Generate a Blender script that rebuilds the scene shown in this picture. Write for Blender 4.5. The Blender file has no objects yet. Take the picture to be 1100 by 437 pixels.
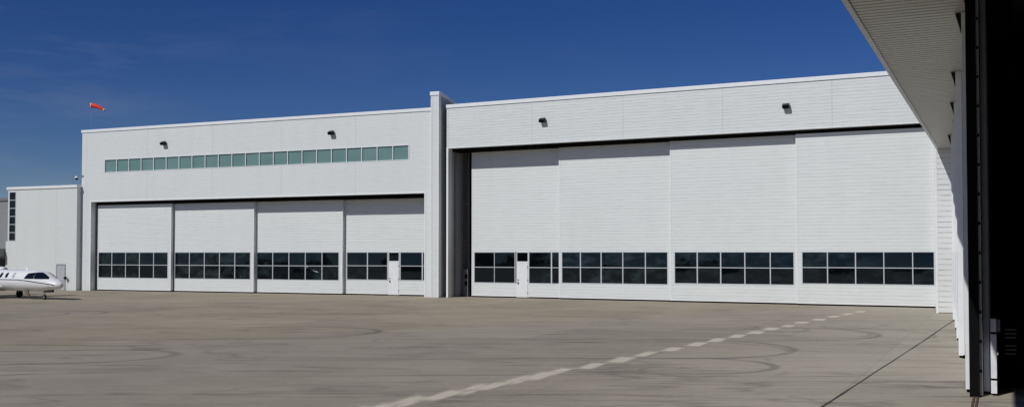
import bpy, bmesh, math, random
from mathutils import Vector, Matrix, Euler, noise
random.seed(7)
R_ = math.radians
scn = bpy.context.scene
col = scn.collection

# ------------------------------------------------------------------ materials
def new_mat(name):
    m = bpy.data.materials.new(name); m.use_nodes = True
    nt = m.node_tree
    return m, nt, nt.nodes['Principled BSDF']

class NB:                                   # tiny node builder
    def __init__(s, nt): s.nt = nt
    def n(s, typ, **kw):
        nd = s.nt.nodes.new(typ)
        for k, v in kw.items(): setattr(nd, k, v)
        return nd
    def l(s, a, b): s.nt.links.new(a, b)
    def m(s, op, a, b=None, c=None, clamp=False):
        nd = s.n('ShaderNodeMath', operation=op, use_clamp=clamp)
        for i, v in enumerate((a, b, c)):
            if v is None: continue
            if isinstance(v, (int, float)): nd.inputs[i].default_value = v
            else: s.l(v, nd.inputs[i])
        return nd.outputs[0]
    def mix(s, fac, a, b, mode='MIX'):
        nd = s.n('ShaderNodeMix', data_type='RGBA', blend_type=mode)
        for i, v in ((0, fac), (6, a), (7, b)):
            if isinstance(v, (int, float)): nd.inputs[i].default_value = v
            elif isinstance(v, (tuple, list)): nd.inputs[i].default_value = (*v, 1)
            else: s.l(v, nd.inputs[i])
        return nd.outputs[2]
    def noise(s, vec, scale, detail=4, rough=.55):
        nd = s.n('ShaderNodeTexNoise'); nd.inputs['Scale'].default_value = scale
        nd.inputs['Detail'].default_value = detail; nd.inputs['Roughness'].default_value = rough
        if vec is not None: s.l(vec, nd.inputs['Vector'])
        return nd.outputs['Fac']
    def ramp(s, fac, lo, hi, a=0., b=1.):
        nd = s.n('ShaderNodeMapRange'); nd.clamp = True
        s.l(fac, nd.inputs[0])
        for i, v in enumerate((lo, hi, a, b)): nd.inputs[i+1].default_value = v
        return nd.outputs[0]
    def mapping(s, vec, scale=(1,1,1), rot=(0,0,0), loc=(0,0,0)):
        nd = s.n('ShaderNodeMapping'); s.l(vec, nd.inputs[0])
        nd.inputs['Scale'].default_value = scale; nd.inputs['Rotation'].default_value = rot
        nd.inputs['Location'].default_value = loc
        return nd.outputs[0]

def plain(name, c, rough=.5, metal=0., spec=.5, var=.12, scale=3., bump=0.):
    m, nt, b = new_mat(name); N = NB(nt)
    tc = N.n('ShaderNodeTexCoord').outputs['Object']
    f = N.noise(tc, scale, 5)
    f2 = N.ramp(f, .3, .7)
    N.l(N.mix(f2, tuple(v*(1-var) for v in c), tuple(min(1, v*(1+var)) for v in c)), b.inputs['Base Color'])
    N.l(N.ramp(f, .3, .7, max(.02, rough-.06), min(1, rough+.06)), b.inputs['Roughness'])
    b.inputs['Metallic'].default_value = metal
    b.inputs['Specular IOR Level'].default_value = spec
    if bump:
        bp = N.n('ShaderNodeBump'); bp.inputs['Strength'].default_value = bump; bp.inputs['Distance'].default_value = .02
        N.l(f, bp.inputs['Height']); N.l(bp.outputs[0], b.inputs['Normal'])
    return m

def siding(name, c, pitch, joint=None, groove=.16, width=.16, depth=.012, dirt=.06, wob=.0):
    """horizontal ribbed metal cladding: grooves every `pitch` metres, vertical panel joints (spacing, offset)"""
    m, nt, b = new_mat(name); N = NB(nt)
    tc = N.n('ShaderNodeTexCoord').outputs['Object']
    sp = N.n('ShaderNodeSeparateXYZ'); N.l(tc, sp.inputs[0])
    x, y, z = sp.outputs
    zz = N.m('DIVIDE', z, pitch)
    # long shallow oil-canning of the sheets makes the shadow lines waver
    wv = N.noise(N.mapping(tc, (.55, .55, 5.)), 1., 3)
    if wob: zz = N.m('ADD', zz, N.m('MULTIPLY', N.m('SUBTRACT', wv, .5), wob))
    fr = N.m('FRACT', zz)
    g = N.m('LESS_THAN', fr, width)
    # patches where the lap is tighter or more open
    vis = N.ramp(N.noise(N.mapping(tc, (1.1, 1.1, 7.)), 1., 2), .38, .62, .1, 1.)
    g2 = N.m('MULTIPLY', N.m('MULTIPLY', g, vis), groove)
    big = N.noise(tc, .22, 3); fine = N.noise(N.mapping(tc, (.6, .6, .12)), 2.2, 5)
    t = N.m('ADD', N.m('MULTIPLY', N.ramp(big, .3, .7), dirt*.6), N.m('MULTIPLY', N.ramp(fine, .45, .8), dirt))
    low = N.m('MULTIPLY', N.ramp(N.m('ADD', z, N.m('MULTIPLY', fine, .5)), .2, .75, 1., 0.), .10)   # splash dirt at the foot
    tot = N.m('ADD', N.m('ADD', t, g2), low)
    if joint:
        jx = N.m('FRACT', N.m('DIVIDE', N.m('ADD', x, joint[1]), joint[0]))
        jl = N.m('LESS_THAN', jx, .055/joint[0])
        tot = N.m('ADD', tot, N.m('MULTIPLY', jl, .22))
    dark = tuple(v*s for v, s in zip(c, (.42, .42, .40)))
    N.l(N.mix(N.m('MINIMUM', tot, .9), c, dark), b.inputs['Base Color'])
    bp = N.n('ShaderNodeBump'); bp.inputs['Strength'].default_value = .5; bp.inputs['Distance'].default_value = depth
    h = N.m('ADD', N.m('SUBTRACT', fr, N.m('MULTIPLY', g, 1.)), N.m('MULTIPLY', wv, .8))
    N.l(h, bp.inputs['Height']); N.l(bp.outputs[0], b.inputs['Normal'])
    b.inputs['Roughness'].default_value = .5
    b.inputs['Specular IOR Level'].default_value = .35
    return m

WHITE = (.715, .74, .735)
M = {}
M['siding_a'] = siding('white_cladding', WHITE, .16, (6.4, 25.1+.02), groove=.15, wob=.3)
M['siding_b'] = siding('white_cladding_large', WHITE, .19, (6.37, -6.48+6.37), groove=.34, wob=.6, depth=.016)
M['siding_leaf'] = siding('door_leaf_cladding', (.725, .75, .745), .20, None, groove=.28, wob=.4)
M['siding_block'] = siding('block_cladding', (.685, .71, .695), .18, (6.1, 2.3), groove=.05, wob=.2)
M['siding_lap'] = siding('lap_cladding', (.72, .73, .73), .268, None, groove=.75, width=.17, depth=.03)
M['white'] = plain('white_trim', (.76, .77, .78), .42, var=.04)
M['bright_trim'] = plain('white_coping', (.78, .80, .81), .35, var=.03)
M['frame'] = plain('aluminium_white_frame', (.55, .57, .60), .4, var=.05)
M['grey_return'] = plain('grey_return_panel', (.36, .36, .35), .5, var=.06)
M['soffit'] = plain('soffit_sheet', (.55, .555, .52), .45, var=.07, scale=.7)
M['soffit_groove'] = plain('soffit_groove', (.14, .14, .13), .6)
M['black'] = plain('black_rubber', (.004, .004, .0045), .8, spec=.1)
M['dark_metal'] = plain('dark_bronze_metal', (.009, .009, .010), .5, spec=.2)
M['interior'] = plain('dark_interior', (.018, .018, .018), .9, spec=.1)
M['steel'] = plain('grey_steel', (.20, .20, .205), .4, metal=.2)
M['galv'] = plain('galvanised_rail', (.78, .78, .84), .4, metal=0., scale=6)
M['blue_grey'] = plain('blue_grey_steel', (.52, .57, .65), .4, var=.1)
M['rust'] = plain('rusty_track', (.10, .055, .035), .85, var=.4, scale=14, bump=.3)
M['door_grey'] = plain('grey_steel_door', (.42, .43, .45), .5, var=.05)
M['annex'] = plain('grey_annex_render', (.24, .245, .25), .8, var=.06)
M['roofing'] = plain('roof_membrane', (.45, .45, .44), .9)
M['paint'] = plain('aircraft_white_paint', (.80, .80, .81), .16, var=.015)
M['belly'] = plain('aircraft_grey_belly', (.50, .51, .52), .3, var=.03)
M['stripe'] = plain('aircraft_stripe', (.04, .045, .06), .3)
M['tyre'] = plain('tyre_rubber', (.015, .015, .015), .8, spec=.2)
M['chrome'] = plain('polished_metal', (.65, .65, .66), .18, metal=1., var=.03)
M['gear'] = plain('gear_leg_paint', (.55, .54, .50), .4)
M['gear_brown'] = plain('gear_door_inside', (.16, .13, .09), .6)
M['sock'] = plain('orange_red_windsock', (.80, .045, .035), .75, var=.12, scale=8)
M['sky_steel'] = plain('weathered_blue_steel', (.13, .19, .28), .5)
M['sock_rim'] = plain('windsock_rim', (.75, .70, .70), .6)

def glass(name, c, rough, ior=1.5, spec=.5, var=.5, scale=.35):
    m, nt, b = new_mat(name); N = NB(nt)
    tc = N.n('ShaderNodeTexCoord').outputs['Object']
    f = N.noise(tc, scale, 3)
    N.l(N.mix(N.ramp(f, .35, .65), tuple(v*(1-var) for v in c), tuple(v*(1+var) for v in c)), b.inputs['Base Color'])
    b.inputs['Specular Tint'].default_value = (.68, .86, 1., 1); b.inputs['Roughness'].default_value = rough; b.inputs['IOR'].default_value = ior
    b.inputs['Specular IOR Level'].default_value = spec
    w = N.noise(tc, .9, 2)
    bp = N.n('ShaderNodeBump'); bp.inputs['Strength'].default_value = .10; bp.inputs['Distance'].default_value = .01
    N.l(w, bp.inputs['Height']); N.l(bp.outputs[0], b.inputs['Normal'])
    return m
M['glass_dark'] = glass('tinted_glass', (.004, .005, .006), .02, spec=.46)
def pane_blotches(m):
    """random teal blotches mixed into the near-black pane colour"""
    nt = m.node_tree; N = NB(nt); b = nt.nodes['Principled BSDF']
    tc = N.n('ShaderNodeTexCoord').outputs['Object']
    n1 = N.noise(N.mapping(tc, (.9, .9, 1.6)), 1.1, 5, .6); n2 = N.noise(tc, .13, 2)
    f = N.m('MULTIPLY', N.ramp(n1, .46, .66), N.ramp(n2, .40, .60))
    N.l(N.mix(f, (.002, .003, .004), (.020, .029, .032)), b.inputs['Base Color'])
pane_blotches(M['glass_dark'])
M['glass_teal'] = glass('green_tinted_glass', (.15, .25, .235), .06, var=.10)
M['glass_jet'] = glass('cockpit_glass', (.008, .010, .014), .05)

# ------------------------------------------------------------------ mesh helpers
class MB:
    def __init__(s): s.bm = bmesh.new(); s.mats = []
    def mi(s, m):
        if m not in s.mats: s.mats.append(m)
        return s.mats.index(m)
    def box(s, x0, x1, y0, y1, z0, z1, m=None):
        vs = [s.bm.verts.new((x, y, z)) for x in (x0, x1) for y in (y0, y1) for z in (z0, z1)]
        i = s.mi(m) if m else 0
        for q in ((0,1,3,2),(4,6,7,5),(0,4,5,1),(2,3,7,6),(0,2,6,4),(1,5,7,3)):
            f = s.bm.faces.new([vs[k] for k in q]); f.material_index = i
        return vs
    def prism(s, pts, y0, y1, m=None, axis='y'):
        """extrude polygon pts (2-D) along an axis"""
        def P(a, b, t):
            return {'y': (a, t, b), 'x': (t, a, b), 'z': (a, b, t)}[axis]
        A = [s.bm.verts.new(P(a, b, y0)) for a, b in pts]; B = [s.bm.verts.new(P(a, b, y1)) for a, b in pts]
        i = s.mi(m) if m else 0
        fs = [s.bm.faces.new(A), s.bm.faces.new(B[::-1])]
        n = len(pts)
        for k in range(n): fs.append(s.bm.faces.new((A[k], B[k], B[(k+1) % n], A[(k+1) % n])))
        for f in fs: f.material_index = i
    def tube(s, pts, rad, seg=12, m=None, caps=True, smooth=True):
        rings = []; pts = [Vector(p) for p in pts]
        if isinstance(rad, (int, float)): rad = [rad]*len(pts)
        for k, p in enumerate(pts):
            d = (pts[min(k+1, len(pts)-1)]-pts[max(k-1, 0)]).normalized()
            up = Vector((0,0,1)) if abs(d.z) < .9 else Vector((1,0,0))
            a = d.cross(up).normalized(); b = a.cross(d)
            rings.append([s.bm.verts.new(p+(a*math.cos(t)+b*math.sin(t))*rad[k]) for t in [2*math.pi*j/seg for j in range(seg)]])
        s.skin(rings, m, caps, smooth)
    def skin(s, rings, m=None, caps=True, smooth=True):
        i = s.mi(m) if m else 0
        for a, b in zip(rings, rings[1:]):
            n = len(a)
            for j in range(n):
                f = s.bm.faces.new((a[j], a[(j+1) % n], b[(j+1) % n], b[j])); f.material_index = i; f.smooth = smooth
        if caps:
            for r in (rings[0][::-1], rings[-1]):
                f = s.bm.faces.new(r); f.material_index = i
    def build(s, name, mat=None, parent=None, bevel=0.):
        bmesh.ops.recalc_face_normals(s.bm, faces=s.bm.faces)
        me = bpy.data.meshes.new(name); s.bm.to_mesh(me); s.bm.free()
        if mat: me.materials.append(mat)
        for m in s.mats: me.materials.append(m)
        o = bpy.data.objects.new(name, me); col.objects.link(o)
        if parent: o.parent = parent
        if bevel:
            b = o.modifiers.new('bevel', 'BEVEL'); b.width = bevel; b.segments = 2; b.limit_method = 'ANGLE'
        return o

def tag(o, label=None, cat=None, group=None, kind=None):
    for k, v in (('label', label), ('category', cat), ('group', group), ('kind', kind)):
        if v: o[k] = v
    return o
def empty(name, loc, rot=0., **kw):
    o = bpy.data.objects.new(name, None); col.objects.link(o)
    o.location = loc; o.rotation_euler = (0, 0, rot); o.empty_display_size = .3
    return tag(o, **kw)

# ------------------------------------------------------------------ world frames (metres; camera stands over the origin)
CAM_H = 3.0
ROT_A = math.atan2(-1100, 2500)        # long low hangar
ROT_B = math.atan2(-1100, 2155)        # tall hangar
ROT_C = R_(-25.6)                      # hangar the photographer stands at
POS_A = (-5.750, 70.390, 0); POS_B = (-4.485, 70.092, 0)

# ------------------------------------------------------------------ the sliding door leaf
def door_leaf(parent, x0, x1, y, ztop, zb, cols, door=None, th=.25, label=None):
    """leaf hanging in the plane y..y+th (front at y). cols = glass column edges [(a,b),..]; door=(a,b) a personnel door"""
    zt, zbot = 3.06, .09
    leaf = MB()
    spans = [(cols[0][0], cols[-1][1])] if not door else None
    L0, L1 = cols[0][0]-.04, cols[-1][1]+.04
    y1 = y+th
    leaf.box(x0, x1, y, y1, zt+.04, ztop)
    leaf.box(x0, L0, y, y1, zb-.04, zt+.04); leaf.box(L1, x1, y, y1, zb-.04, zt+.04)
    if door:
        a, b = door
        leaf.box(x0, a-.06, y, y1, zbot, zb-.04); leaf.box(b+.06, x1, y, y1, zbot, zb-.04)
    else:
        leaf.box(x0, x1, y, y1, zbot, zb-.04)
    lo = leaf.build('door_leaf', M['siding_leaf'], parent)
    if label: lo['label'] = label
    # edge trim, bottom rail
    t = MB(); t.box(x0-.004, x0+.07, y-.012, y-.002, zbot, ztop-.002); t.box(x1-.07, x1+.004, y-.012, y-.002, zbot, ztop-.002)
    if door: t.box(x0+.07, door[0]-.08, y-.012, y-.002, zbot, zbot+.10); t.box(door[1]+.08, x1-.07, y-.012, y-.002, zbot, zbot+.10)
    else: t.box(x0+.07, x1-.07, y-.012, y-.002, zbot, zbot+.10)
    t.build('edge_trim', M['white'], lo)
    s = MB(); s.box(x0+.05, x1-.05, y+.03, y1-.03, .005, zbot); s.build('bottom_seal', M['black'], lo)
    # glazing: one window per run of columns
    zm = (zb+zt)/2+.02; yg = y+.055
    f0, f1 = y-.008, y+.07
    groups = []; cur = [cols[0]]
    for c in cols[1:]:
        if c[0]-cur[-1][1] > .4: groups.append(cur); cur = [c]
        else: cur.append(c)
    groups.append(cur)
    groups = [[(a-(.03 if i and gr[i][0]-gr[i-1][1] > .09 else 0), b+(.03 if i < len(gr)-1 and gr[i+1][0]-b > .09 else 0)) for i, (a, b) in enumerate(gr)] for gr in groups]
    for gr in groups:
        g = MB(); fr = MB()
        for a, b in gr:
            for c, d in ((zb, zm-.022), (zm+.022, zt)):
                ex, ez = random.uniform(-.004, .004), random.uniform(-.003, .003)   # each pane sits a hair off true
                if c > zb: ez += .011                                                        # upper lights lean back a little
                v = [g.bm.verts.new(p) for p in ((a, yg-ex-ez, c), (b, yg+ex-ez, c), (b, yg+ex+ez, d), (a, yg-ex+ez, d))]
                w = [g.bm.verts.new((p.co.x, yg+.05, p.co.z)) for p in v]
                g.bm.faces.new(v); g.bm.faces.new(w[::-1])
                for k in range(4): g.bm.faces.new((v[k], w[k], w[(k+1) % 4], v[(k+1) % 4]))
        a, b = gr[0][0], gr[-1][1]
        fr.box(a-.06, b+.06, f0, f1, zt, zt+.06); fr.box(a-.06, b+.06, f0, f1, zb-.06, zb)
        fr.box(a-.06, a, f0, f1, zb, zt); fr.box(b, b+.06, f0, f1, zb, zt)
        for p, q in zip(gr, gr[1:]): fr.box(p[1], q[0], f0, f1, zb, zt)
        for p in gr: fr.box(p[0], p[1], f0+.004, f1, zm-.022, zm+.022)
        g.build('window', M['glass_dark'], lo); fr.build('window_frame', M['frame'], lo)
    if door:
        a, b = door; d0 = y-.006
        dz = 2.36
        d = MB()
        d.box(a, b, d0-.02, y+.05, .06, dz, M['white'])
        d.box(a-.06, a-.012, d0, y+.09, .05, zt+.02, M['white']); d.box(b+.012, b+.06, d0, y+.09, .05, zt+.02, M['white'])
        d.box(a-.012, b+.012, d0, y+.09, dz+.012, dz+.10, M['white']); d.box(a-.012, b+.012, d0, y+.09, zt, zt+.06, M['white'])
        d.box(a+.06, a+.10, d0-.09, d0-.06, .95, 1.10, M['dark_metal']); d.box(a+.05, a+.13, d0-.07, d0-.021, .98, 1.02, M['dark_metal'])
        d.box(a+.04, a+.12, d0-.03, d0-.021, 1.18, 1.26, M['dark_metal'])
        for hz in (.3, 1.15, 2.05): d.box(b-.01, b+.03, d0-.03, d0-.002, hz, hz+.11, M['steel'])
        d.build('personnel_door', None, lo)
        tr = MB(); tr.box(a-.012, b+.012, y+.03, y+.06, dz+.10, zt); tr.build('transom_window', M['glass_dark'], lo)
    return lo

# ------------------------------------------------------------------ hangar A: long, with the clerestory strip
A = empty('hangar', POS_A, ROT_A, label='long white hangar with green clerestory strip and four door leaves, left of the pier', cat='hangar')
TOP_A, HD_A = 13.02, 7.15
OX0, OX1 = -30.95, -.31
CW0, CW1, CZ0, CZ1 = -29.55, -1.56, 9.52, 10.50
w = MB(); T = .45
w.box(-32.0, OX0, 0, T, 0, HD_A); w.box(OX1, .9, 0, T, 0, HD_A)
w.box(-32.0, .9, 0, T, HD_A, CZ0-.05); w.box(-32.0, CW0-.05, 0, T, CZ0-.05, CZ1+.05)
w.box(CW1+.05, .9, 0, T, CZ0-.05, CZ1+.05); w.box(-32.0, .9, 0, T, CZ1+.05, TOP_A-.22)
w.build('front_wall', M['siding_a'], A)
w = MB(); w.box(-32.0, -31.7, T, 34, 0, TOP_A-.22); w.box(-31.7, .9, 33.7, 34, 0, TOP_A-.22); w.box(.6, .9, T, 33.7, 0, TOP_A-.22)
w.build('side_wall', M['siding_a'], A)
w = MB(); w.box(-31.7, .6, T, 33.7, TOP_A-.9, TOP_A-.7); w.build('roof', M['roofing'], A)
w = MB(); w.box(-32.07, .358, -.06, .5, TOP_A-.22, TOP_A)
for yy in ((.5, 34.05),): w.box(-32.07, -31.6, .5, 34.05, TOP_A-.22, TOP_A); w.box(-31.6, .9, 33.6, 34.05, TOP_A-.22, TOP_A)
w.build('coping', M['bright_trim'], A, bevel=.01)
# reveal trim round the opening
w = MB(); w.box(OX0-.10, OX1+.10, -.02, -.003, HD_A, HD_A+.09); w.box(OX1, OX1+.10, -.02, -.003, 0, HD_A); w.box(OX0-.10, OX0, -.02, -.003, 0, HD_A)
w.build('opening_trim', M['bright_trim'], A)
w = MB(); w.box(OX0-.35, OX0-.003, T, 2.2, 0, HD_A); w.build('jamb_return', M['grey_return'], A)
w = MB(); w.box(OX0-.003, OX1, T, 2.4, HD_A+.12, HD_A+.3)
for k in range(4):
    yy = .52+.29*k
    w.box(OX0, OX1, yy+.04, yy+.13, HD_A-.255, HD_A+.12)
w.build('track_head', M['black'], A)
# clerestory: 22 panes in a white frame
n = 22; step = (CW1-CW0)/n
f = MB()
f.box(CW0-.05, CW1+.05, -.02, .2, CZ0-.05, CZ0); f.box(CW0-.05, CW1+.05, -.02, .2, CZ1, CZ1+.05)
for k in range(n+1): f.box(CW0+k*step-.028, CW0+k*step+.028, -.015, .2, CZ0, CZ1)
f.build('clerestory_frame', M['white'], A)
for k in range(n):
    p = MB(); a, b = CW0+k*step+.028, CW0+(k+1)*step-.028
    e = random.uniform(-.003, .003)
    p.prism([(a, .07-e), (b, .07+e), (b, .10), (a, .10)], CZ0, CZ1, axis='z')
    p.build('window', M['glass_teal'], A)
leafA = [(-30.72, -23.10, .52), (-23.05, -15.37, .81), (-15.38, -7.66, 1.10), (-7.68, -.36, 1.39)]
def cols5(x0, x1, lm=.10, rm=.34, n=5, g=.06):
    a, b = x0+lm, x1-rm; s = (b-a+g)/n
    return [(a+k*s, a+(k+1)*s-g) for k in range(n)]
for k, (a, b, y) in enumerate(leafA):
    if k < 3:
        door_leaf(A, a, b, y, HD_A-.26, 1.06, cols5(a, b))
    else:
        door_leaf(A, a, b+.6, y, HD_A-.26, 1.12, [(-7.45, -5.80), (-5.66, -4.08), (-2.98, -1.30), (-1.15, -.42)], door=(-3.92, -3.14))
# tall pier with raking top, running back between the two hangars
p = MB(); p.box(.36, .98, -.35, -.002, 0, 13.80); p.build('pier', M['siding_a'], A)
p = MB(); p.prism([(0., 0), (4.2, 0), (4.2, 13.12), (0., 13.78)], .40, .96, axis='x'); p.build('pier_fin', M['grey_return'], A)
p = MB(); p.box(.31, 1.02, -.40, .02, 13.80, 14.05)
p.prism([(.022, 13.78), (4.25, 13.12), (4.25, 13.30), (.022, 14.03)], .33, 1.0, axis='x'); p.build('pier_cap', M['bright_trim'], A)
p = MB(); p.box(.358, .42, -.362, -.352, .02, 13.6); p.build('corner_trim', M['bright_trim'], A)
p = MB(); p.box(.91, .982, -.362, -.352, .02, 13.6); p.build('corner_trim', M['bright_trim'], A)

# ------------------------------------------------------------------ hangar B: tall, four staggered leaves
B = empty('hangar', POS_B, ROT_B, label='tall white hangar with four huge staggered sliding leaves and plain fascia, right of the pier', cat='hangar')
TOP_B, HD_B = 13.18, 10.18
BX0, BX1, BE = .14, 31.0, 34.2
w = MB()
w.box(0, BX0, 0, T, 0, HD_B); w.box(BX1, BE, 0, T, 0, HD_B); w.box(0, BE, 0, T, HD_B, TOP_B-.24)
w.build('front_wall', M['siding_b'], B)
w = MB(); w.box(0, .13, T, 34, 0, TOP_B-.24); w.box(BE-.3, BE, T, 34, 0, TOP_B-.24); w.box(.13, BE-.3, 33.7, 34, 0, TOP_B-.24); w.build('side_wall', M['siding_b'], B)
w = MB(); w.box(.13, BE-.3, T, 33.7, TOP_B-.9, TOP_B-.7); w.build('roof', M['roofing'], B)
w = MB(); w.box(-.02, BE+.05, -.06, .5, TOP_B-.24, TOP_B); w.build('coping', M['bright_trim'], B, bevel=.01)
w = MB(); w.box(-.004, BX0, -.02, -.003, 0, HD_B+.05); w.box(BX0, BX1, -.02, -.003, HD_B-.002, HD_B+.07); w.build('opening_trim', M['bright_trim'], B)
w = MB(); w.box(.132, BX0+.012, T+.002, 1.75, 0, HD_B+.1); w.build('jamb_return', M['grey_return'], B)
w = MB(); w.box(.15, .24, .75, .95, 0, HD_B); w.box(.15, .30, 1.75, 1.95, 0, HD_B); w.box(.62, .70, 1.9, 2.0, 0, HD_B)
w.box(.3, .62, 1.92, 1.98, 3.9, 4.0); w.box(.3, .62, 1.92, 1.98, 6.4, 6.5); w.build('jamb_post', M['steel'], B)
w = MB(); w.box(.15, BX1, T+.01, 2.4, HD_B+.16, HD_B+.4)
for k in range(4):
    yy = .45+.31*k; w.box(.2, BX1, yy+.04, yy+.13, HD_B-.215, HD_B+.16)
w.build('track_head', M['black'], B)
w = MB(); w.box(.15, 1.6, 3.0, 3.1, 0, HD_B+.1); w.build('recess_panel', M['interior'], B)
lb = [(1.20, 8.02, 1.40), (7.95, 15.75, 1.09), (15.69, 23.51, .77), (23.46, 31.4, .45)]
hit_cols = {1: [(8.18, 9.42), (9.55, 10.87), (11.0, 12.36), (12.48, 13.88), (14.0, 15.38)],
            2: [(15.98, 17.34), (17.47, 18.80), (18.93, 20.28), (20.40, 21.80), (21.92, 23.22)],
            3: [(23.80, 25.15), (25.27, 26.70), (26.82, 28.23), (28.34, 29.75), (29.86, 30.90)]}
zbB = (1.02, 1.08, 1.17, 1.27)
for k, (a, b, y) in enumerate(lb):
    zt_ = HD_B-.22
    if k == 0:
        door_leaf(B, a, b, y, zt_, zbB[0], [(1.42, 2.92), (3.02, 4.52), (5.62, 7.22), (7.31, 7.86)], door=(4.72, 5.50))
    else:
        door_leaf(B, a, b, y, zt_, zbB[k], hit_cols[k])
# control cabinet in the dark slot
t = empty('control_cabinet', Matrix.Rotation(ROT_B, 4, 'Z') @ Vector((.56, 1.76, 0)) + Vector(POS_B), ROT_B,
          label='grey control cabinet with two black panels in the dark slot beside the tall doors', cat='cabinet')
c = MB(); c.box(-.19, .19, -.12, .12, .004, 1.9); c.build('cabinet_body', M['steel'], t, bevel=.012)
for z in (.75, 1.25):
    c = MB(); c.box(-.04, .15, -.15, -.121, z, z+.32); c.build('button_panel', M['black'], t)

# ------------------------------------------------------------------ side block C with its window column, in front of hangar A's left end
def at(rot, pos, x, y, z=0): return Matrix.Rotation(rot, 4, 'Z') @ Vector((x, y, z)) + Vector(pos)
Cb = empty('office_block', at(ROT_A, POS_A, -32.02, -.45), ROT_A, label='plain white flat-roofed block with a column of dark windows, left of the long hangar', cat='building')
HB = 8.55
w = MB()
w.box(-7.78, -7.65, 0, .3, 4.02, HB-.22); w.box(-6.86, 0, 0, .3, 0, HB-.22); w.box(-8.0, -6.86, 0, .3, 0, 4.02); w.box(-7.65, -6.86, 0, .3, HB-.42, HB-.22)
w.build('front_wall', M['siding_block'], Cb)
w = MB(); w.box(-.3, 0, .3, .43, 0, HB-.22); w.box(-7.78, -7.5, .3, 14, 0, HB-.22); w.box(-7.5, 0, 13.7, 14, 0, HB-.22); w.box(-.3, 0, .43, 13.7, 0, HB-.22)
w.build('side_wall', M['siding_block'], Cb)
w = MB(); w.box(-7.5, -.3, .3, 13.7, HB-.7, HB-.5); w.build('roof', M['roofing'], Cb)
w = MB(); w.box(-7.9, .05, -.08, .38, HB-.22, HB); w.box(-7.9, -7.5, .38, 14.05, HB-.22, HB); w.box(-.3, .05, .5, 14.05, HB-.22, HB); w.build('coping', M['bright_trim'], Cb, bevel=.01)
w = MB()
ph = (HB-.42-4.06)/6
for k in range(7): w.box(-7.65, -6.86, -.01, .1, 4.035+k*ph, 4.085+k*ph)
w.box(-7.65, -7.60, -.012, .1, 4.1, HB-.42); w.box(-6.91, -6.86, -.012, .1, 4.1, HB-.42); w.build('window_frame', M['frame'], Cb)
for k in range(6):
    g = MB(); g.box(-7.60, -6.91, .05, .09, 4.085+k*ph, 4.035+(k+1)*ph); g.build('window', M['glass_dark'], Cb)
d = MB(); d.box(-2.10, -1.22, -.02, -.004, .02, 2.05); d.build('door', M['door_grey'], Cb)
d2 = MB(); d2.box(-2.16, -2.10, -.03, -.004, 0, 2.12); d2.box(-1.22, -1.16, -.03, -.004, 0, 2.12); d2.box(-2.10, -1.22, -.03, -.004, 2.05, 2.12); d2.build('door_frame', M['steel'], Cb)

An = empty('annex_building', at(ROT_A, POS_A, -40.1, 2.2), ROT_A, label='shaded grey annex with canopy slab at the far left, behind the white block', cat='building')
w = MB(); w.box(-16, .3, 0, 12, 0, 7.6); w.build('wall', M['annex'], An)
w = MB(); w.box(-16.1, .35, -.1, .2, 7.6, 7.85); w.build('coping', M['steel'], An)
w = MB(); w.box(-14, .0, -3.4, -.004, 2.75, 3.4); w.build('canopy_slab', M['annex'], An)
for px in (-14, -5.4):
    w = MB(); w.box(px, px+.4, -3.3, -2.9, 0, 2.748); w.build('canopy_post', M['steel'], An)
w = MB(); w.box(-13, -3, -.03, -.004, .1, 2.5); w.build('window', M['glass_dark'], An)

# ------------------------------------------------------------------ hangar D: the one overhead at right (x = across the door line, y = along it)
D = empty('hangar', (0, 0, 0), ROT_C, label='foreground hangar at right with a ribbed grey overhang and open stacked door leaves', cat='hangar')
ZS, EO, YE = 8.27, -2.96, 55.9
# ribbed soffit sheet: real troughs running across
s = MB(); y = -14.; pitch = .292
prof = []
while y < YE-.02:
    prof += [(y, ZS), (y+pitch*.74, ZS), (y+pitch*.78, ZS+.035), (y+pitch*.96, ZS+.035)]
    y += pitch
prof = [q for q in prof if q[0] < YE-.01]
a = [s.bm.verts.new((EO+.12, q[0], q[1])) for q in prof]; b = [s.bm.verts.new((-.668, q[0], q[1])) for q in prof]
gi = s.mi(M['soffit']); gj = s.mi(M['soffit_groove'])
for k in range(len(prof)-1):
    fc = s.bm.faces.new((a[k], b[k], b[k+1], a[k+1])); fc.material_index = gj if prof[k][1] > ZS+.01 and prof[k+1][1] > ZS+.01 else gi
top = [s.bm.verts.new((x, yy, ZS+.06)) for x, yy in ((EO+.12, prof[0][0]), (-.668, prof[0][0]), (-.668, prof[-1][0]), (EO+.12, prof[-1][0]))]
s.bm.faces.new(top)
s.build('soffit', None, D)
w = MB(); w.box(EO, EO+.12, -14, YE, ZS-.03, ZS+.12); w.build('soffit_edge_trim', M['frame'], D)
w = MB(); w.box(EO, EO+.3, -14, YE, ZS+.12, 13.2); w.build('front_wall', M['siding_b'], D)
w = MB(); w.box(EO-.06, EO+.4, -14.05, YE+.35, 13.2, 13.45); w.build('coping', M['bright_trim'], D)
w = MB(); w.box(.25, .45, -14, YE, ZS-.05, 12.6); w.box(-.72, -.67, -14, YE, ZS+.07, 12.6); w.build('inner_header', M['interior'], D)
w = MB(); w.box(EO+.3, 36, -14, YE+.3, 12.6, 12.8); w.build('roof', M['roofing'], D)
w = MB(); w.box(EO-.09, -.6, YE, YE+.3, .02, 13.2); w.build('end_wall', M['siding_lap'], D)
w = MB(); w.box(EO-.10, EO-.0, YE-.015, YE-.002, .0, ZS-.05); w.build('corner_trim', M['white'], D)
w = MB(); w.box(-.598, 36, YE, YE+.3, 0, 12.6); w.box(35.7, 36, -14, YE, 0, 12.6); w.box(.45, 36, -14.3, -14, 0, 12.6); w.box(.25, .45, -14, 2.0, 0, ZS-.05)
w.build('inner_wall', M['interior'], D)
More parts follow.
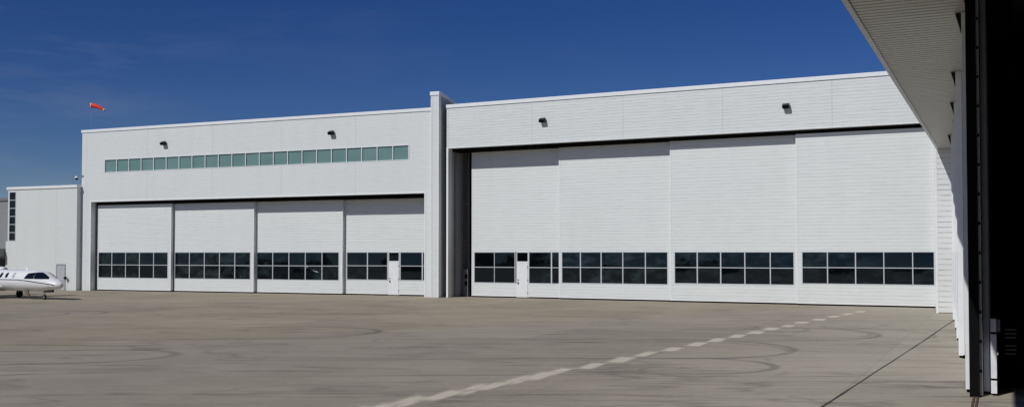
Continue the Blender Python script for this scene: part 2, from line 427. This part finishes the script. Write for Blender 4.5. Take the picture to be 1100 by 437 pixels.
w = MB(); w.box(EO, EO+.3, -14.3, -14, 0, 13.2); w.box(EO, .25, -14.3, -14, 8.27, 13.2); w.build('near_wall', M['siding_b'], D)
# stacked leaves, each on its own track, near ends stepping towards us
leaves = [(-2.03, 49.4, .20), (-1.75, 44.15, .18), (-1.48, 38.7, .18), (-1.18, 32.2, .165), (-.76, 24.3, .085)]
HT = ZS-.01; HT6 = 10.2
for k, (o, s0, th) in enumerate(leaves):
    s1 = min(s0+7.7, YE-.05)
    l = MB(); l.box(o, o+th, s0, s1, .07, HT)
    lo = l.build('door_leaf', M['white'], D, bevel=.006)
    wv = MB()
    nn = 5; st = (s1-s0-.8)/nn
    fr = MB()
    for j in range(nn):
        a0 = s0+.4+j*st
        for z0, z1 in ((1.1, 2.0), (2.08, 3.0)):
            wv.box(o-.012, o-.002, a0, a0+st-.08, z0, z1)
        fr.box(o-.03, o-.001, a0-.08, a0, 1.02, 3.08)
    fr.box(o-.03, o-.001, s1-.4-.08, s1-.4, 1.02, 3.08)
    for z in (1.02, 2.0, 3.0):
        for j in range(nn): a0 = s0+.4+j*st; fr.box(o-.028, o-.001, a0, a0+st-.08, z, z+.08)
    wv.build('window', M['glass_dark'], lo); fr.build('window_frame', M['frame'], lo)
    sh = MB(); sh.box(o+.02, o+th-.02, s0+.05, s1-.05, .004, .07)
    if k in (3, 4): sh.prism([(o+.09, .004), (o+th+.06, .004), (o+th+.02, .09), (o+.12, .09)], s0-.10, s0-.004)
    sh.build('bottom_seal', M['black'], lo)
    if k == 1: continue
    br = MB()                                                       # guide roller bracket at the head
    br.prism([(o-.115, HT-.02), (o-.002, HT-.02), (o-.002, HT-.42), (o-.02, HT-.38)], s0+.02, s0+.30)
    br.build('guide_bracket', M['dark_metal'], lo)
    br2 = MB(); br2.prism([(o-.14, HT-.02), (o-.118, HT-.02), (o-.022, HT-.38), (o-.036, HT-.42)], s0+.03, s0+.28); br2.build('bracket_flange', M['galv'], lo)
# innermost leaf: rubber edge, guide rail, ribbed steel panel, operator box
l6 = MB(); l6.box(-.655, -.475, 24.1, 31.5, .06, HT6); l6o = l6.build('door_leaf', M['dark_metal'], D)
x = MB(); x.box(-.662, -.472, 23.56, 24.098, .01, HT6); x.build('rubber_edge', M['black'], l6o)
x = MB(); x.box(-.468, -.412, 23.72, 24.05, .03, HT6, M['galv'])
zz = .5
while zz < HT6-.2: x.box(-.460, -.420, 23.70, 23.73, zz, zz+.06, M['dark_metal']); zz += .62
x.build('guide_rail', None, l6o)
x = MB(); x.box(-.404, -.285, 24.16, 31.0, .06, HT6); x.build('inner_panel', M['blue_grey'], l6o, bevel=.01)
x = MB(); x.box(-.281, -.262, 24.2, 31.0, .06, HT6); x.build('panel_flange', M['steel'], l6o)
x = MB(); x.box(-.258, -.14, 23.95, 24.5, .05, .32); x.box(-.258, -.14, 23.95, 24.5, .365, 1.30); x.box(-.258, -.14, 23.95, 24.5, 1.345, 1.62); x.build('operator_box', M['galv'], l6o, bevel=.01)
x = MB(); x.box(-.25, -.15, 23.97, 24.48, .32, .365); x.build('box_joint', M['black'], l6o)
x = MB(); x.box(-.25, -.15, 23.97, 24.48, 1.30, 1.345); x.build('box_joint', M['black'], l6o)
x = MB(); x.box(-.136, -.07, 24.05, 24.4, 1.35, 1.60); x.build('limit_switch', M['steel'], l6o)
# rusty floor track
x = MB(); x.box(-.60, -.555, -12, YE-.1, .001, .018); x.box(-.53, -.485, -12, YE-.1, .001, .018); x.build('floor_track', M['rust'], D)
# black box with louvre slats, added to cover the sunlit floor inside
t = empty('louvred_cover_box', at(ROT_C, (0,0,0), .12, 25.6), ROT_C, label='added black box with grey louvre slats, covering sunlit floor at the right edge', cat='cabinet')
x = MB(); x.box(-.24, .40, 0, .6, 0, 1.55); x.build('cabinet_body', M['black'], t)  # body of the added cover box
for k in range(7):
    if k == 3: continue
    x = MB(); x.box(-.10, .13, -.03, -.004, .74+k*.09, .77+k*.09); x.build('cover_box_louvre', M['door_grey'], t)

# ------------------------------------------------------------------ wall flood lights
def flood(name, rot, pos, x, z, label):
    t = empty(name, at(rot, pos, x, 0, z), rot, label=label, cat='flood light', group='flood lights on the hangar walls')
    t.scale = (.84, .84, .84)
    b = MB(); b.box(-.10, .10, -.05, -.004, -.10, .16); b.build('mount_plate', M['dark_metal'], t)
    b = MB(); b.tube([(0, -.05, .05), (0, -.28, .09)], .035, 8); b.build('arm', M['dark_metal'], t)
    h = MB(); h.prism([(-.46, .04), (-.14, .22), (-.07, .14), (-.07, -.14), (-.36, -.17)], -.23, .23, axis='x')
    ho = h.build('lamp_head', M['dark_metal'], t, bevel=.015)
    g = MB(); g.prism([(-.452, .02), (-.368, -.15), (-.378, -.158), (-.464, .012)], -.19, .19, axis='x'); g.build('lens', M['black'], ho)
    return t
flood('flood_light', ROT_A, POS_A, -23.35, 11.55, 'black flood light above the left half of the green clerestory strip')
flood('flood_light', ROT_A, POS_A, -7.85, 11.63, 'black flood light above the right half of the green clerestory strip')
flood('flood_light', ROT_B, POS_B, 7.35, 11.65, 'black flood light on the tall hangar fascia, nearer the pier')
flood('flood_light', ROT_B, POS_B, 23.05, 11.55, 'black flood light on the tall hangar fascia, nearer the grey overhang')

# security camera on the corner
t = empty('security_camera', at(ROT_A, POS_A, -32.0, .0, 9.2), ROT_A, label='small white dome camera on an arm at the left corner of the long hangar', cat='security camera')
x = MB(); x.tube([(.2, -.03, .08), (-.1, -.12, .10), (-.42, -.14, .06)], .03, 8); x.build('arm', M['steel'], t)
x = MB(); x.tube([(-.42, -.14, .08), (-.42, -.14, .02), (-.42, -.14, -.10)], [.08, .15, .15], 14); x.build('housing', M['white'], t)
x = MB(); x.tube([(-.42, -.14, -.10), (-.42, -.14, -.18), (-.42, -.14, -.23)], [.13, .11, .04], 14); x.build('dome', M['black'], t)

# leaning pole with dark head beside the grey door
t = empty('leaning_pole', at(ROT_A, POS_A, -33.2, -.75, 0), ROT_A, label='thin leaning pole with small dark head beside the grey door of the white block', cat='pole')
x = MB(); x.tube([(-.25, -.1, 0), (.22, .1, .92)], .014, 6); x.build('pole', M['steel'], t)
x = MB(); x.tube([(.08, .1, .98), (.2, .1, 1.02), (.33, .1, 1.0)], [.06, .14, .08], 10); x.tube([(.22, .1, .86), (.22, .1, 1.0)], .05, 8); x.build('pole_head', M['dark_metal'], t)

# windsock on the roof behind
WS = (-41.2, 100.0)
t = empty('windsock', (WS[0], WS[1], 0), 0., label='orange red windsock flying on a thin pole behind the roof', cat='windsock')
x = MB(); x.tube([(0, 0, 0), (0, 0, 13.), (0, 0, 17.75)], [.06, .03, .012], 8); x.build('pole', M['sky_steel'], t)
x = MB()
path = [(-.02, 0, 17.48), (.35, -.06, 17.42), (.75, -.12, 17.30), (1.05, -.16, 17.16), (1.30, -.20, 17.02)]
x.tube(path, [.235, .215, .18, .14, .115], 16, caps=False); x.build('sock', M['sock'], t)
x = MB(); x.tube([(-.06, 0, 17.485), (.0, 0, 17.48)], [.245, .24], 16, caps=False); x.build('hoop', M['sock_rim'], t)
x = MB(); x.tube([(1.28, -.196, 17.03), (1.35, -.205, 16.985)], [.122, .118], 16, caps=False); x.build('hoop', M['sock_rim'], t)

# ------------------------------------------------------------------ business jet
JR = R_(-30.5)
J = empty('business_jet', (-30.4, 66.7, 0), JR, label='white business jet parked nose-right with a thin dark stripe along its side', cat='airplane')
RG = [(1.77, .96, .05, .04), (1.74, .96, .14, .11), (1.64, .965, .24, .19), (1.42, .985, .36, .27), (1.0, 1.02, .49, .36), (.72, 1.075, .54, .455),
      (.4, 1.14, .60, .57), (0., 1.19, .65, .655), (-.6, 1.225, .69, .70), (-1.5, 1.235, .71, .71), (-3, 1.235, .71, .71), (-5.5, 1.235, .71, .71),
      (-6.6, 1.30, .64, .63), (-7.8, 1.44, .45, .46), (-9, 1.62, .24, .28), (-9.8, 1.72, .05, .06)]
def ring_at(t):
    for p, q in zip(RG, RG[1:]):
        if p[0] >= t >= q[0]:
            f = (p[0]-t)/(p[0]-q[0]); f2 = f
            return [p[i]+(q[i]-p[i])*f2 for i in (1, 2, 3)]
    return list((RG[0] if t > RG[0][0] else RG[-1])[1:])
f = MB(); rings = []
for t, zc, a, b in RG:
    rings.append([f.bm.verts.new((t, a*math.cos(th), zc+b*math.sin(th))) for th in [2*math.pi*j/28 for j in range(28)]])
f.skin(rings); fus = f.build('fuselage', M['paint'], J)
sb = fus.modifiers.new('sub', 'SUBSURF'); sb.levels = 1; sb.render_levels = 1
def patch(name, mat, fn, nu, nv, off, parent):
    """fn(u,v)->(t,z,side): sheet laid on the skin with a little thickness"""
    m = MB(); G = []
    for i in range(nu+1):
        row = []
        for j in range(nv+1):
            t, z, sd = fn(i/nu, j/nv); zc, a, b = ring_at(t)
            q = max(-1., min(1., (z-zc)/b)); yy = sd*a*math.sqrt(max(0, 1-q*q))
            nrm = Vector((0, yy/(a*a), (z-zc)/(b*b))).normalized()
            row.append(m.bm.verts.new(Vector((t, yy, z))+nrm*off))
        G.append(row)
    for i in range(nu):
        for j in range(nv):
            fc = m.bm.faces.new((G[i][j], G[i+1][j], G[i+1][j+1], G[i][j+1])); fc.smooth = True
    o = m.build(name, mat, parent)
    so = o.modifiers.new('solid', 'SOLIDIFY'); so.thickness = .02; so.offset = -1
    return o
for sd in (-1, 1):
    # front windscreen half and side window
    def wsc(u, v, sd=sd):
        t = .90-1.14*u-.10*v*(1-u)
        zc, a, b = ring_at(t); hi = min(1.77, zc+b-.035); lo = 1.345+.015*u
        return (t, lo+max(.01, hi-lo)*v, sd)
    patch('windscreen', M['glass_jet'], wsc, 12, 6, .012, fus)
    patch('cockpit_window', M['glass_jet'], lambda u, v, sd=sd: (-.28-.90*u+.24*u*v, 1.36+(.40-.06*u)*v, sd), 6, 6, .012, fus)
    for tt in (-2.35, -3.1, -3.7, -4.3, -4.9):
        patch('cabin_window', M['glass_jet'] if tt < -2.5 else M['belly'],
              lambda u, v, tt=tt, sd=sd: (tt+(.26*(u-.5))*math.sqrt(max(.05, 1-(2*v-1)**4))+.03*v, 1.40+.33*v, sd), 4, 8, .012, fus)
    def strp(u, v, sd=sd):
        t = 1.45-8.0*u
        zc = 1.28 - .30*max(0., (t+1.9)/3.4)**1.35 if t > -1.9 else 1.28
        return (t, zc+(v-.5)*.045, sd)
    patch('stripe', M['stripe'], strp, 50, 1, .010, fus)
def belly(u, v): return None
x = MB()                                                            # wing-root fairing under the cabin
rr = []
for t, a, b in ((-3.3, .1, .05), (-3.7, .62, .22), (-4.4, .85, .30), (-6.4, .85, .30), (-7.2, .5, .18), (-7.5, .1, .05)):
    rr.append([x.bm.verts.new((t, a*math.cos(h), .80+b*math.sin(h))) for h in [2*math.pi*j/20 for j in range(20)]])
x.skin(rr); x.build('wing_fairing', M['belly'], J)
def aerofoil(m, root, tip, cr, ct, thr, tht, sweep):
    rings = []
    for p, c, th, sw in ((root, cr, thr, 0), (tip, ct, tht, sweep)):
        rings.append([m.bm.verts.new(Vector(p)+Vector((-sw-u*c, 0, 0))+Vector((0, 0, 1))*w*th) for u, w in ((0,0),(.06,.5),(.3,1),(.65,.6),(1,0),(.65,-.35),(.3,-.55),(.06,-.35))])
    m.skin(rings)
for sd in (-1, 1):
    x = MB(); aerofoil(x, (-3.9, sd*.5, .78), (-3.9, sd*4.75, 1.02), 2.3, .9, .13, .05, .7); x.build('wing', M['paint'], J)
    x = MB(); aerofoil(x, (-9.3, sd*.02, 3.72), (-9.3, sd*2.3, 3.75), 1.1, .6, .05, .03, .45); x.build('tailplane', M['paint'], J)
    x = MB(); x.tube([(-5.9, sd*1.12, 1.72), (-6.05, sd*1.12, 1.72), (-6.8, sd*1.12, 1.72), (-7.9, sd*1.10, 1.72), (-8.2, sd*1.08, 1.72)], [.28, .36, .39, .30, .22], 20)
    e = x.build('engine', M['paint'], J)
    y = MB(); y.tube([(-5.895, sd*1.12, 1.72), (-5.88, sd*1.12, 1.72)], [.26, .24], 20); y.build('intake', M['black'], e)
    y = MB(); y.box(-7.5, -6.5, min(sd*.5, sd*.8), max(sd*.5, sd*.8), 1.66, 1.78); y.build('pylon', M['paint'], e)
x = MB(); x.prism([(-7.3, 1.75), (-9.2, 1.75), (-10.3, 3.75), (-9.3, 3.75)], -.07, .07); x.build('tail_fin', M['paint'], J)
# landing gear
def wheel(parent, x0, y0, r, w):
    m = MB(); m.tube([(x0, y0-w, r), (x0, y0-w*.8, r), (x0, y0+w*.8, r), (x0, y0+w, r)], [r*.75, r, r, r*.75], 20); o = m.build('wheel', M['tyre'], parent)
    return o
g = MB(); g.tube([(0, 0, .165), (.02, 0, .75)], .04, 10); g.tube([(0, -.07, .165), (0, .07, .165)], .03, 8); go = g.build('nose_gear', M['chrome'], J)
wheel(go, 0, 0, .165, .05)
x = MB(); x.tube([(0, -.064, .165), (0, -.053, .165)], .08, 12); x.build('wheel_hub', M['chrome'], go)
x = MB(); x.box(.1, .75, -.16, -.13, .48, .66); x.box(.1, .75, .13, .16, .48, .66); x.build('gear_door', M['stripe'], go)
for sd in (-1, 1):
    g = MB(); g.tube([(-4.55, sd*1.25, .25), (-4.45, sd*1.15, .82)], .06, 10); go = g.build('main_gear', M['gear'], J)
    wheel(go, -4.55, sd*1.28, .27, .10)
    x = MB(); x.box(-4.8, -4.3, sd*1.36-.012, sd*1.36+.012, .42, .80); x.build('gear_door', M['paint'], go)
# lowered entry step below the forward door, brown inside
x = MB(); x.prism([(-1.45, .62), (-1.05, .62), (-.85, .22), (-1.15, .22)], -.52, -.44); x.build('boarding_step', M['gear_brown'], J)
x = MB(); x.prism([(-1.7, 1.925), (-1.95, 1.925), (-2.0, 2.12), (-1.9, 2.12)], -.012, .012); x.build('antenna', M['paint'], J)
x = MB(); x.tube([(.9, -.36, .9), (.95, -.46, .9), (1.08, -.48, .9)], .012, 6); x.build('pitot_tube', M['chrome'], J)

# ------------------------------------------------------------------ apron
def ground_material():
    m, nt, b = new_mat('apron_concrete'); N = NB(nt)
    tc = N.n('ShaderNodeTexCoord').outputs['Object']
    sp = N.n('ShaderNodeSeparateXYZ'); N.l(tc, sp.inputs[0]); X, Y, Z = sp.outputs
    big = N.noise(tc, .045, 5, .6); mid = N.noise(tc, .22, 9, .68); fine = N.noise(tc, 5., 6, .65)
    st1 = N.noise(N.mapping(tc, (.09, .42, 1), (0, 0, R_(4))), 1., 9, .70)      # sweeping / drag streaks
    st2 = N.noise(N.mapping(tc, (.12, 1.6, 1), (0, 0, R_(-10))), 1., 9, .72)
    # older, warmer slabs towards the far hangars; greyer ones near us
    dz = N.m('ADD', N.m('MULTIPLY', N.m('ADD', X, 15.), -.613), N.m('MULTIPLY', N.m('SUBTRACT', Y, 31.5), .790))
    dz = N.m('ADD', dz, N.m('MULTIPLY', N.m('SUBTRACT', big, .5), 9.)); dz = N.m('ADD', dz, N.m('MULTIPLY', N.m('SUBTRACT', st1, .5), 9.))
    far = N.ramp(dz, -1.2, 1.2)
    right = N.ramp(N.m('ADD', N.m('SUBTRACT', N.m('MULTIPLY', X, .9), N.m('MULTIPLY', Y, .43)), N.m('MULTIPLY', N.m('SUBTRACT', mid, .5), 1.2)), -9.5, -3.2)
    c = N.mix(far, (.350, .306, .246), (.358, .309, .220))
    c = N.mix(N.m('MULTIPLY', right, .75), c, (.50, .458, .372))
    c = N.mix(N.m('MULTIPLY', N.ramp(big, .42, .62), .22), c, (.30, .27, .23))
    c = N.mix(N.m('MULTIPLY', N.ramp(st1, .48, .70), .30), c, (.20, .178, .152))
    c = N.mix(N.m('MULTIPLY', N.ramp(st2, .54, .72), .34), c, (.40, .365, .315))
    c = N.mix(N.m('MULTIPLY', N.ramp(mid, .50, .70), .26), c, (.20, .178, .150))
    c = N.mix(N.m('MULTIPLY', N.ramp(fine, .35, .75), .22), c, (.13, .12, .11))
    # hairline cracks and thin drag lines
    for sc_, rot_, wd_, k_ in (((.035, .42, 1), 6, .012, .42), ((.05, .30, 1), -16, .009, .34), ((.10, .22, 1), 32, .008, .30)):
        rn = N.noise(N.mapping(tc, sc_, (0, 0, R_(rot_))), 1., 3, .5)
        ln_ = N.ramp(N.m('ABSOLUTE', N.m('SUBTRACT', rn, .5)), 0., wd_*1.3, 1., 0.)
        c = N.mix(N.m('MULTIPLY', N.m('MULTIPLY', ln_, N.ramp(mid, .38, .55)), k_*1.3), c, (.10, .09, .08))
    # slab joints, 6 m grid on the hangar lines
    ang = R_(25.6)
    u = N.m('SUBTRACT', N.m('MULTIPLY', X, math.cos(ang)), N.m('MULTIPLY', Y, math.sin(ang)))
    v = N.m('ADD', N.m('MULTIPLY', X, math.sin(ang)), N.m('MULTIPLY', Y, math.cos(ang)))
    jv = N.ramp(mid, .3, .6, .15, .75)
    for q, off in ((u, 1.), (v, 2.2)):
        j = N.m('LESS_THAN', N.m('FRACT', N.m('DIVIDE', N.m('ADD', q, off+600), 6.1)), .0085)
        c = N.mix(N.m('MULTIPLY', N.m('MULTIPLY', j, jv), .24), c, (.085, .078, .07))
    # tone of each slab differs a touch
    cmb = N.n('ShaderNodeCombineXYZ')
    N.l(N.m('FLOOR', N.m('DIVIDE', N.m('ADD', u, 601.), 6.1)), cmb.inputs[0]); N.l(N.m('FLOOR', N.m('DIVIDE', N.m('ADD', v, 602.2), 6.1)), cmb.inputs[1])
    wn = N.n('ShaderNodeTexWhiteNoise', noise_dimensions='2D'); N.l(cmb.outputs[0], wn.inputs['Vector'])
    hsv = N.n('ShaderNodeHueSaturation'); N.l(c, hsv.inputs['Color']); N.l(N.ramp(wn.outputs['Value'], 0, 1, .93, 1.08), hsv.inputs['Value']); c = hsv.outputs['Color']
    # tyre scrub marks: half-capsules (turns) opening to one side: (tip x, y, radius, dir, width, strength)
    def turn(cx, cy, r, ang, wd, k, squash=1.):
        dx = N.m('SUBTRACT', X, cx); dy = N.m('SUBTRACT', Y, cy)
        ca, sa = math.cos(ang), math.sin(ang)
        lx = N.m('ADD', N.m('MULTIPLY', dx, ca), N.m('MULTIPLY', dy, sa)); ly = N.m('SUBTRACT', N.m('MULTIPLY', dy, ca), N.m('MULTIPLY', dx, sa))
        ex = N.m('MAXIMUM', lx, 0.)
        ex = N.m('MULTIPLY', ex, squash)
        d = N.m('ABSOLUTE', N.m('SUBTRACT', N.m('SQRT', N.m('ADD', N.m('MULTIPLY', ex, ex), N.m('MULTIPLY', ly, ly))), r))
        d = N.m('ADD', d, N.m('MULTIPLY', N.m('SUBTRACT', mid, .5), .3))
        band = N.ramp(d, wd*.2, wd*.85, 1., 0.)
        fade = N.ramp(lx, -16., -1., 0., 1.)
        brk = N.ramp(st2, .3, .6, .35, 1.)
        return N.m('MULTIPLY', N.m('MULTIPLY', N.m('MULTIPLY', band, fade), brk), k*1.7)
    patchy = N.ramp(N.noise(tc, .5, 4, .6), .48, .66)
    c = N.mix(N.m('MULTIPLY', patchy, .22), c, (.43, .385, .32))
    tot = None
    for a in TURNS:
        t = turn(*a); tot = t if tot is None else N.m('MAXIMUM', tot, t)
    c = N.mix(tot, c, (.07, .063, .058))
    # oil drips
    vo = N.n('ShaderNodeTexVoronoi'); vo.inputs['Scale'].default_value = .16; N.l(tc, vo.inputs['Vector'])
    sz = N.n('ShaderNodeSeparateColor'); N.l(vo.outputs['Color'], sz.inputs[0])
    spot = N.m('LESS_THAN', vo.outputs['Distance'], N.m('MULTIPLY', N.m('POWER', sz.outputs[0], 4.), .022))
    c = N.mix(N.m('MULTIPLY', spot, .75), c, (.03, .028, .026))
    N.l(c, b.inputs['Base Color'])
    b.inputs['Roughness'].default_value = .8; b.inputs['Specular IOR Level'].default_value = .25
    bp = N.n('ShaderNodeBump'); bp.inputs['Strength'].default_value = .25; bp.inputs['Distance'].default_value = .01
    N.l(fine, bp.inputs['Height']); N.l(bp.outputs[0], b.inputs['Normal'])
    return m
TURNS = [(5.2, 32.7, 3.3, .0, .20, .34, .9), (5.6, 32.2, 2.7, .0, .16, .24, .9), (4.9, 27.6, 1.9, .05, .18, .34, .9), (10.2, 38.6, 3.1, .1, .20, .34, .9),
         (10.6, 38.9, 2.6, .1, .16, .22, .9), (12.2, 38.2, 3.0, .1, .18, .20, .9), (8.0, 41.9, 1.8, .1, .18, .28, .9), (9.4, 41.0, 2.1, .1, .18, .26, .9),
         (-25.1, 50.7, 2.4, .1, .22, .28, .8), (-23.8, 51.2, 2.7, .1, .22, .26, .8), (-8.6, 39.2, 2.8, .15, .22, .34, .8), (-12.8, 30.0, 2.0, .2, .24, .30, .7)]
g = MB(); S = 3000
g.bm.faces.new([g.bm.verts.new(p) for p in ((-S, -S, 0), (S, -S, 0), (S, S, 0), (-S, S, 0))])
gr = g.build('apron', ground_material()); gr['kind'] = 'structure'

def painted_light_mat(name, c, k):
    """pale colour for painted-in sunlight, fading at its edges and in patches"""
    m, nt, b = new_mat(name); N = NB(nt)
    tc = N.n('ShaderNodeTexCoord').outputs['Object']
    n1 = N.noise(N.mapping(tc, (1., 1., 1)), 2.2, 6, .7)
    wr = N.n('ShaderNodeAttribute', attribute_name='edge_fade').outputs['Fac']
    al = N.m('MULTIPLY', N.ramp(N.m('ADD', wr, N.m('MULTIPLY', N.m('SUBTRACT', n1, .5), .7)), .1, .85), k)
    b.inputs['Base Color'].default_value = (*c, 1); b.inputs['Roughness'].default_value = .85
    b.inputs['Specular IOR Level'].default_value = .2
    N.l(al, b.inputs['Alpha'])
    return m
# reflected sunlight painted as a row of pale dashes across the apron
m = MB(); wl = m.bm.verts.layers.float.new('edge_fade')
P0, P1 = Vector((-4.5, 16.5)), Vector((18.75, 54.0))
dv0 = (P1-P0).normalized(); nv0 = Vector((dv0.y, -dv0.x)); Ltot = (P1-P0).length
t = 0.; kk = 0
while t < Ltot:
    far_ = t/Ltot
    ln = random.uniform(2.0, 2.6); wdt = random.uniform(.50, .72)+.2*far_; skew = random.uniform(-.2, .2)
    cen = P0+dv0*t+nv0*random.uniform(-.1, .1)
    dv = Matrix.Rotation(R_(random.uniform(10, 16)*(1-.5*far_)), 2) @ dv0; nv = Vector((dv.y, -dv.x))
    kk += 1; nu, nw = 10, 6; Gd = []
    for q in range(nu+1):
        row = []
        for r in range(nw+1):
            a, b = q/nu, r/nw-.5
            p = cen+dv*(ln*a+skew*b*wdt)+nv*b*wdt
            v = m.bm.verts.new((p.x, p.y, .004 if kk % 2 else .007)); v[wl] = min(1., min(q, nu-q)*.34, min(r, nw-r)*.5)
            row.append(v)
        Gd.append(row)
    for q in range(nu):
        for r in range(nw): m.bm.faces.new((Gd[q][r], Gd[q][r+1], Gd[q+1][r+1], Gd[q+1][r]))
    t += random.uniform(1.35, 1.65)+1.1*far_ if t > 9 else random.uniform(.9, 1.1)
mk = m.build('painted_sun_dashes', painted_light_mat('painted_sunlight', (.66, .60, .49), .85)); mk['kind'] = 'structure'
# dark sealed joint running towards the corner
m = MB(); prev = None
JP = [Vector(p) for p in ((3.1, 14.5), (6.05, 20.1), (12.87, 32.89), (18.5, 43.55), (22.6, 51.3))]
for A_, B_ in zip(JP, JP[1:]):
    dv = (B_-A_).normalized(); nv = Vector((dv.y, -dv.x))
    for q in range(12):
        p = A_+(B_-A_)*(q/12)+nv*random.uniform(-.010, .010); hw = .026+random.uniform(-.008, .010)
        cur = (m.bm.verts.new((*(p-nv*hw), .004)), m.bm.verts.new((*(p+nv*hw), .004)))
        if prev: m.bm.faces.new((prev[0], prev[1], cur[1], cur[0]))
        prev = cur
jt = m.build('pavement_joint', plain('joint_sealant', (.06, .052, .045), .8, var=.5, scale=4)); jt['kind'] = 'structure'

# far wood behind the photographer (what the lower panes mirror)
tr = MB()
rnd = random.Random(3)
for k in range(90):
    a = R_(-172+k*2.1+rnd.uniform(-1, 1)); rr = rnd.uniform(170, 240)
    cx, cy = math.cos(a)*rr, math.sin(a)*rr
    if cx > 60 and False: continue
    h = rnd.uniform(4, 12)
    for q in range(5):
        ph = rnd.uniform(2, 5)
        mat_ = Matrix.Translation((cx+rnd.uniform(-5, 5), cy+rnd.uniform(-5, 5), h*rnd.uniform(.25, .75))) @ Matrix.Diagonal((ph, ph, ph*rnd.uniform(.7, 1.2), 1))
        r_ = bmesh.ops.create_icosphere(tr.bm, subdivisions=2, radius=1, matrix=mat_)
        for v in r_['verts']:
            v.co += Vector((noise.noise(v.co*.7), noise.noise(v.co*.7+Vector((9,0,0))), noise.noise(v.co*.7+Vector((0,9,0)))))*1.6
    tr.tube([(cx, cy, 0), (cx, cy, h*.6)], [.35, .2], 6)
two = tr.build('distant_wood', plain('foliage_dark', (.045, .06, .025), .9, var=.4, scale=.4)); two['kind'] = 'stuff'
tag(two, label='dark far-off wood behind the camera mirrored in the hangar glass', cat='trees')

# ------------------------------------------------------------------ light
EL = R_(42.3)
sx, sy = -.7158, -.6984
n_ = math.hypot(sx, sy); sx /= n_; sy /= n_
sd = Vector((sx*math.cos(EL), sy*math.cos(EL), math.sin(EL)))
sun = bpy.data.lights.new('sun', 'SUN'); sun.energy = 3.05; sun.angle = R_(.5); sun.color = (1., .985, .94)
so = bpy.data.objects.new('sun', sun); col.objects.link(so); so.rotation_euler = (-sd).to_track_quat('-Z', 'Y').to_euler(); so.location = (0, 0, 60)

wd = bpy.data.worlds.new('World'); scn.world = wd; wd.use_nodes = True
nt = wd.node_tree; N = NB(nt); bg = nt.nodes['Background']
sky = N.n('ShaderNodeTexSky'); sky.sky_type = 'NISHITA'; sky.sun_disc = False
sky.sun_elevation = EL; sky.sun_rotation = math.atan2(sx, sy); sky.altitude = 2000; sky.air_density = 1.0; sky.dust_density = 0.; sky.ozone_density = 5.0
# thin cirrus
geo = N.n('ShaderNodeTexCoord').outputs['Generated']
ci = N.noise(N.mapping(geo, (1.5, 1.5, 9.), (R_(4), R_(-20), 0)), 2.2, 7, .64)
ci2 = N.noise(geo, 2.3, 3)
cf = N.m('MULTIPLY', N.m('MULTIPLY', N.ramp(ci, .50, .76), N.ramp(ci2, .42, .62)), .22)
hs = N.n('ShaderNodeHueSaturation'); N.l(sky.outputs[0], hs.inputs['Color'])
hs.inputs['Hue'].default_value = .520; hs.inputs['Saturation'].default_value = 1.27; hs.inputs['Value'].default_value = .90
mixc = N.mix(cf, hs.outputs[0], (6.5, 7.0, 7.8))
N.l(mixc, bg.inputs[0]); bg.inputs[1].default_value = .050

# ------------------------------------------------------------------ camera
cd = bpy.data.cameras.new('camera'); cd.sensor_width = 36; cd.lens = 36; cd.shift_y = 22.8/1100; cd.clip_end = 6000; cd.clip_start = .05
co = bpy.data.objects.new('camera', cd); col.objects.link(co); co.location = (0, 0, CAM_H); co.rotation_euler = (R_(90+1.6), 0, 0)
scn.camera = co
scn.render.resolution_x, scn.render.resolution_y = 1024, 406
scn.view_settings.view_transform = 'Standard'; scn.view_settings.look = 'None'; scn.view_settings.exposure = 0; scn.view_settings.gamma = 1
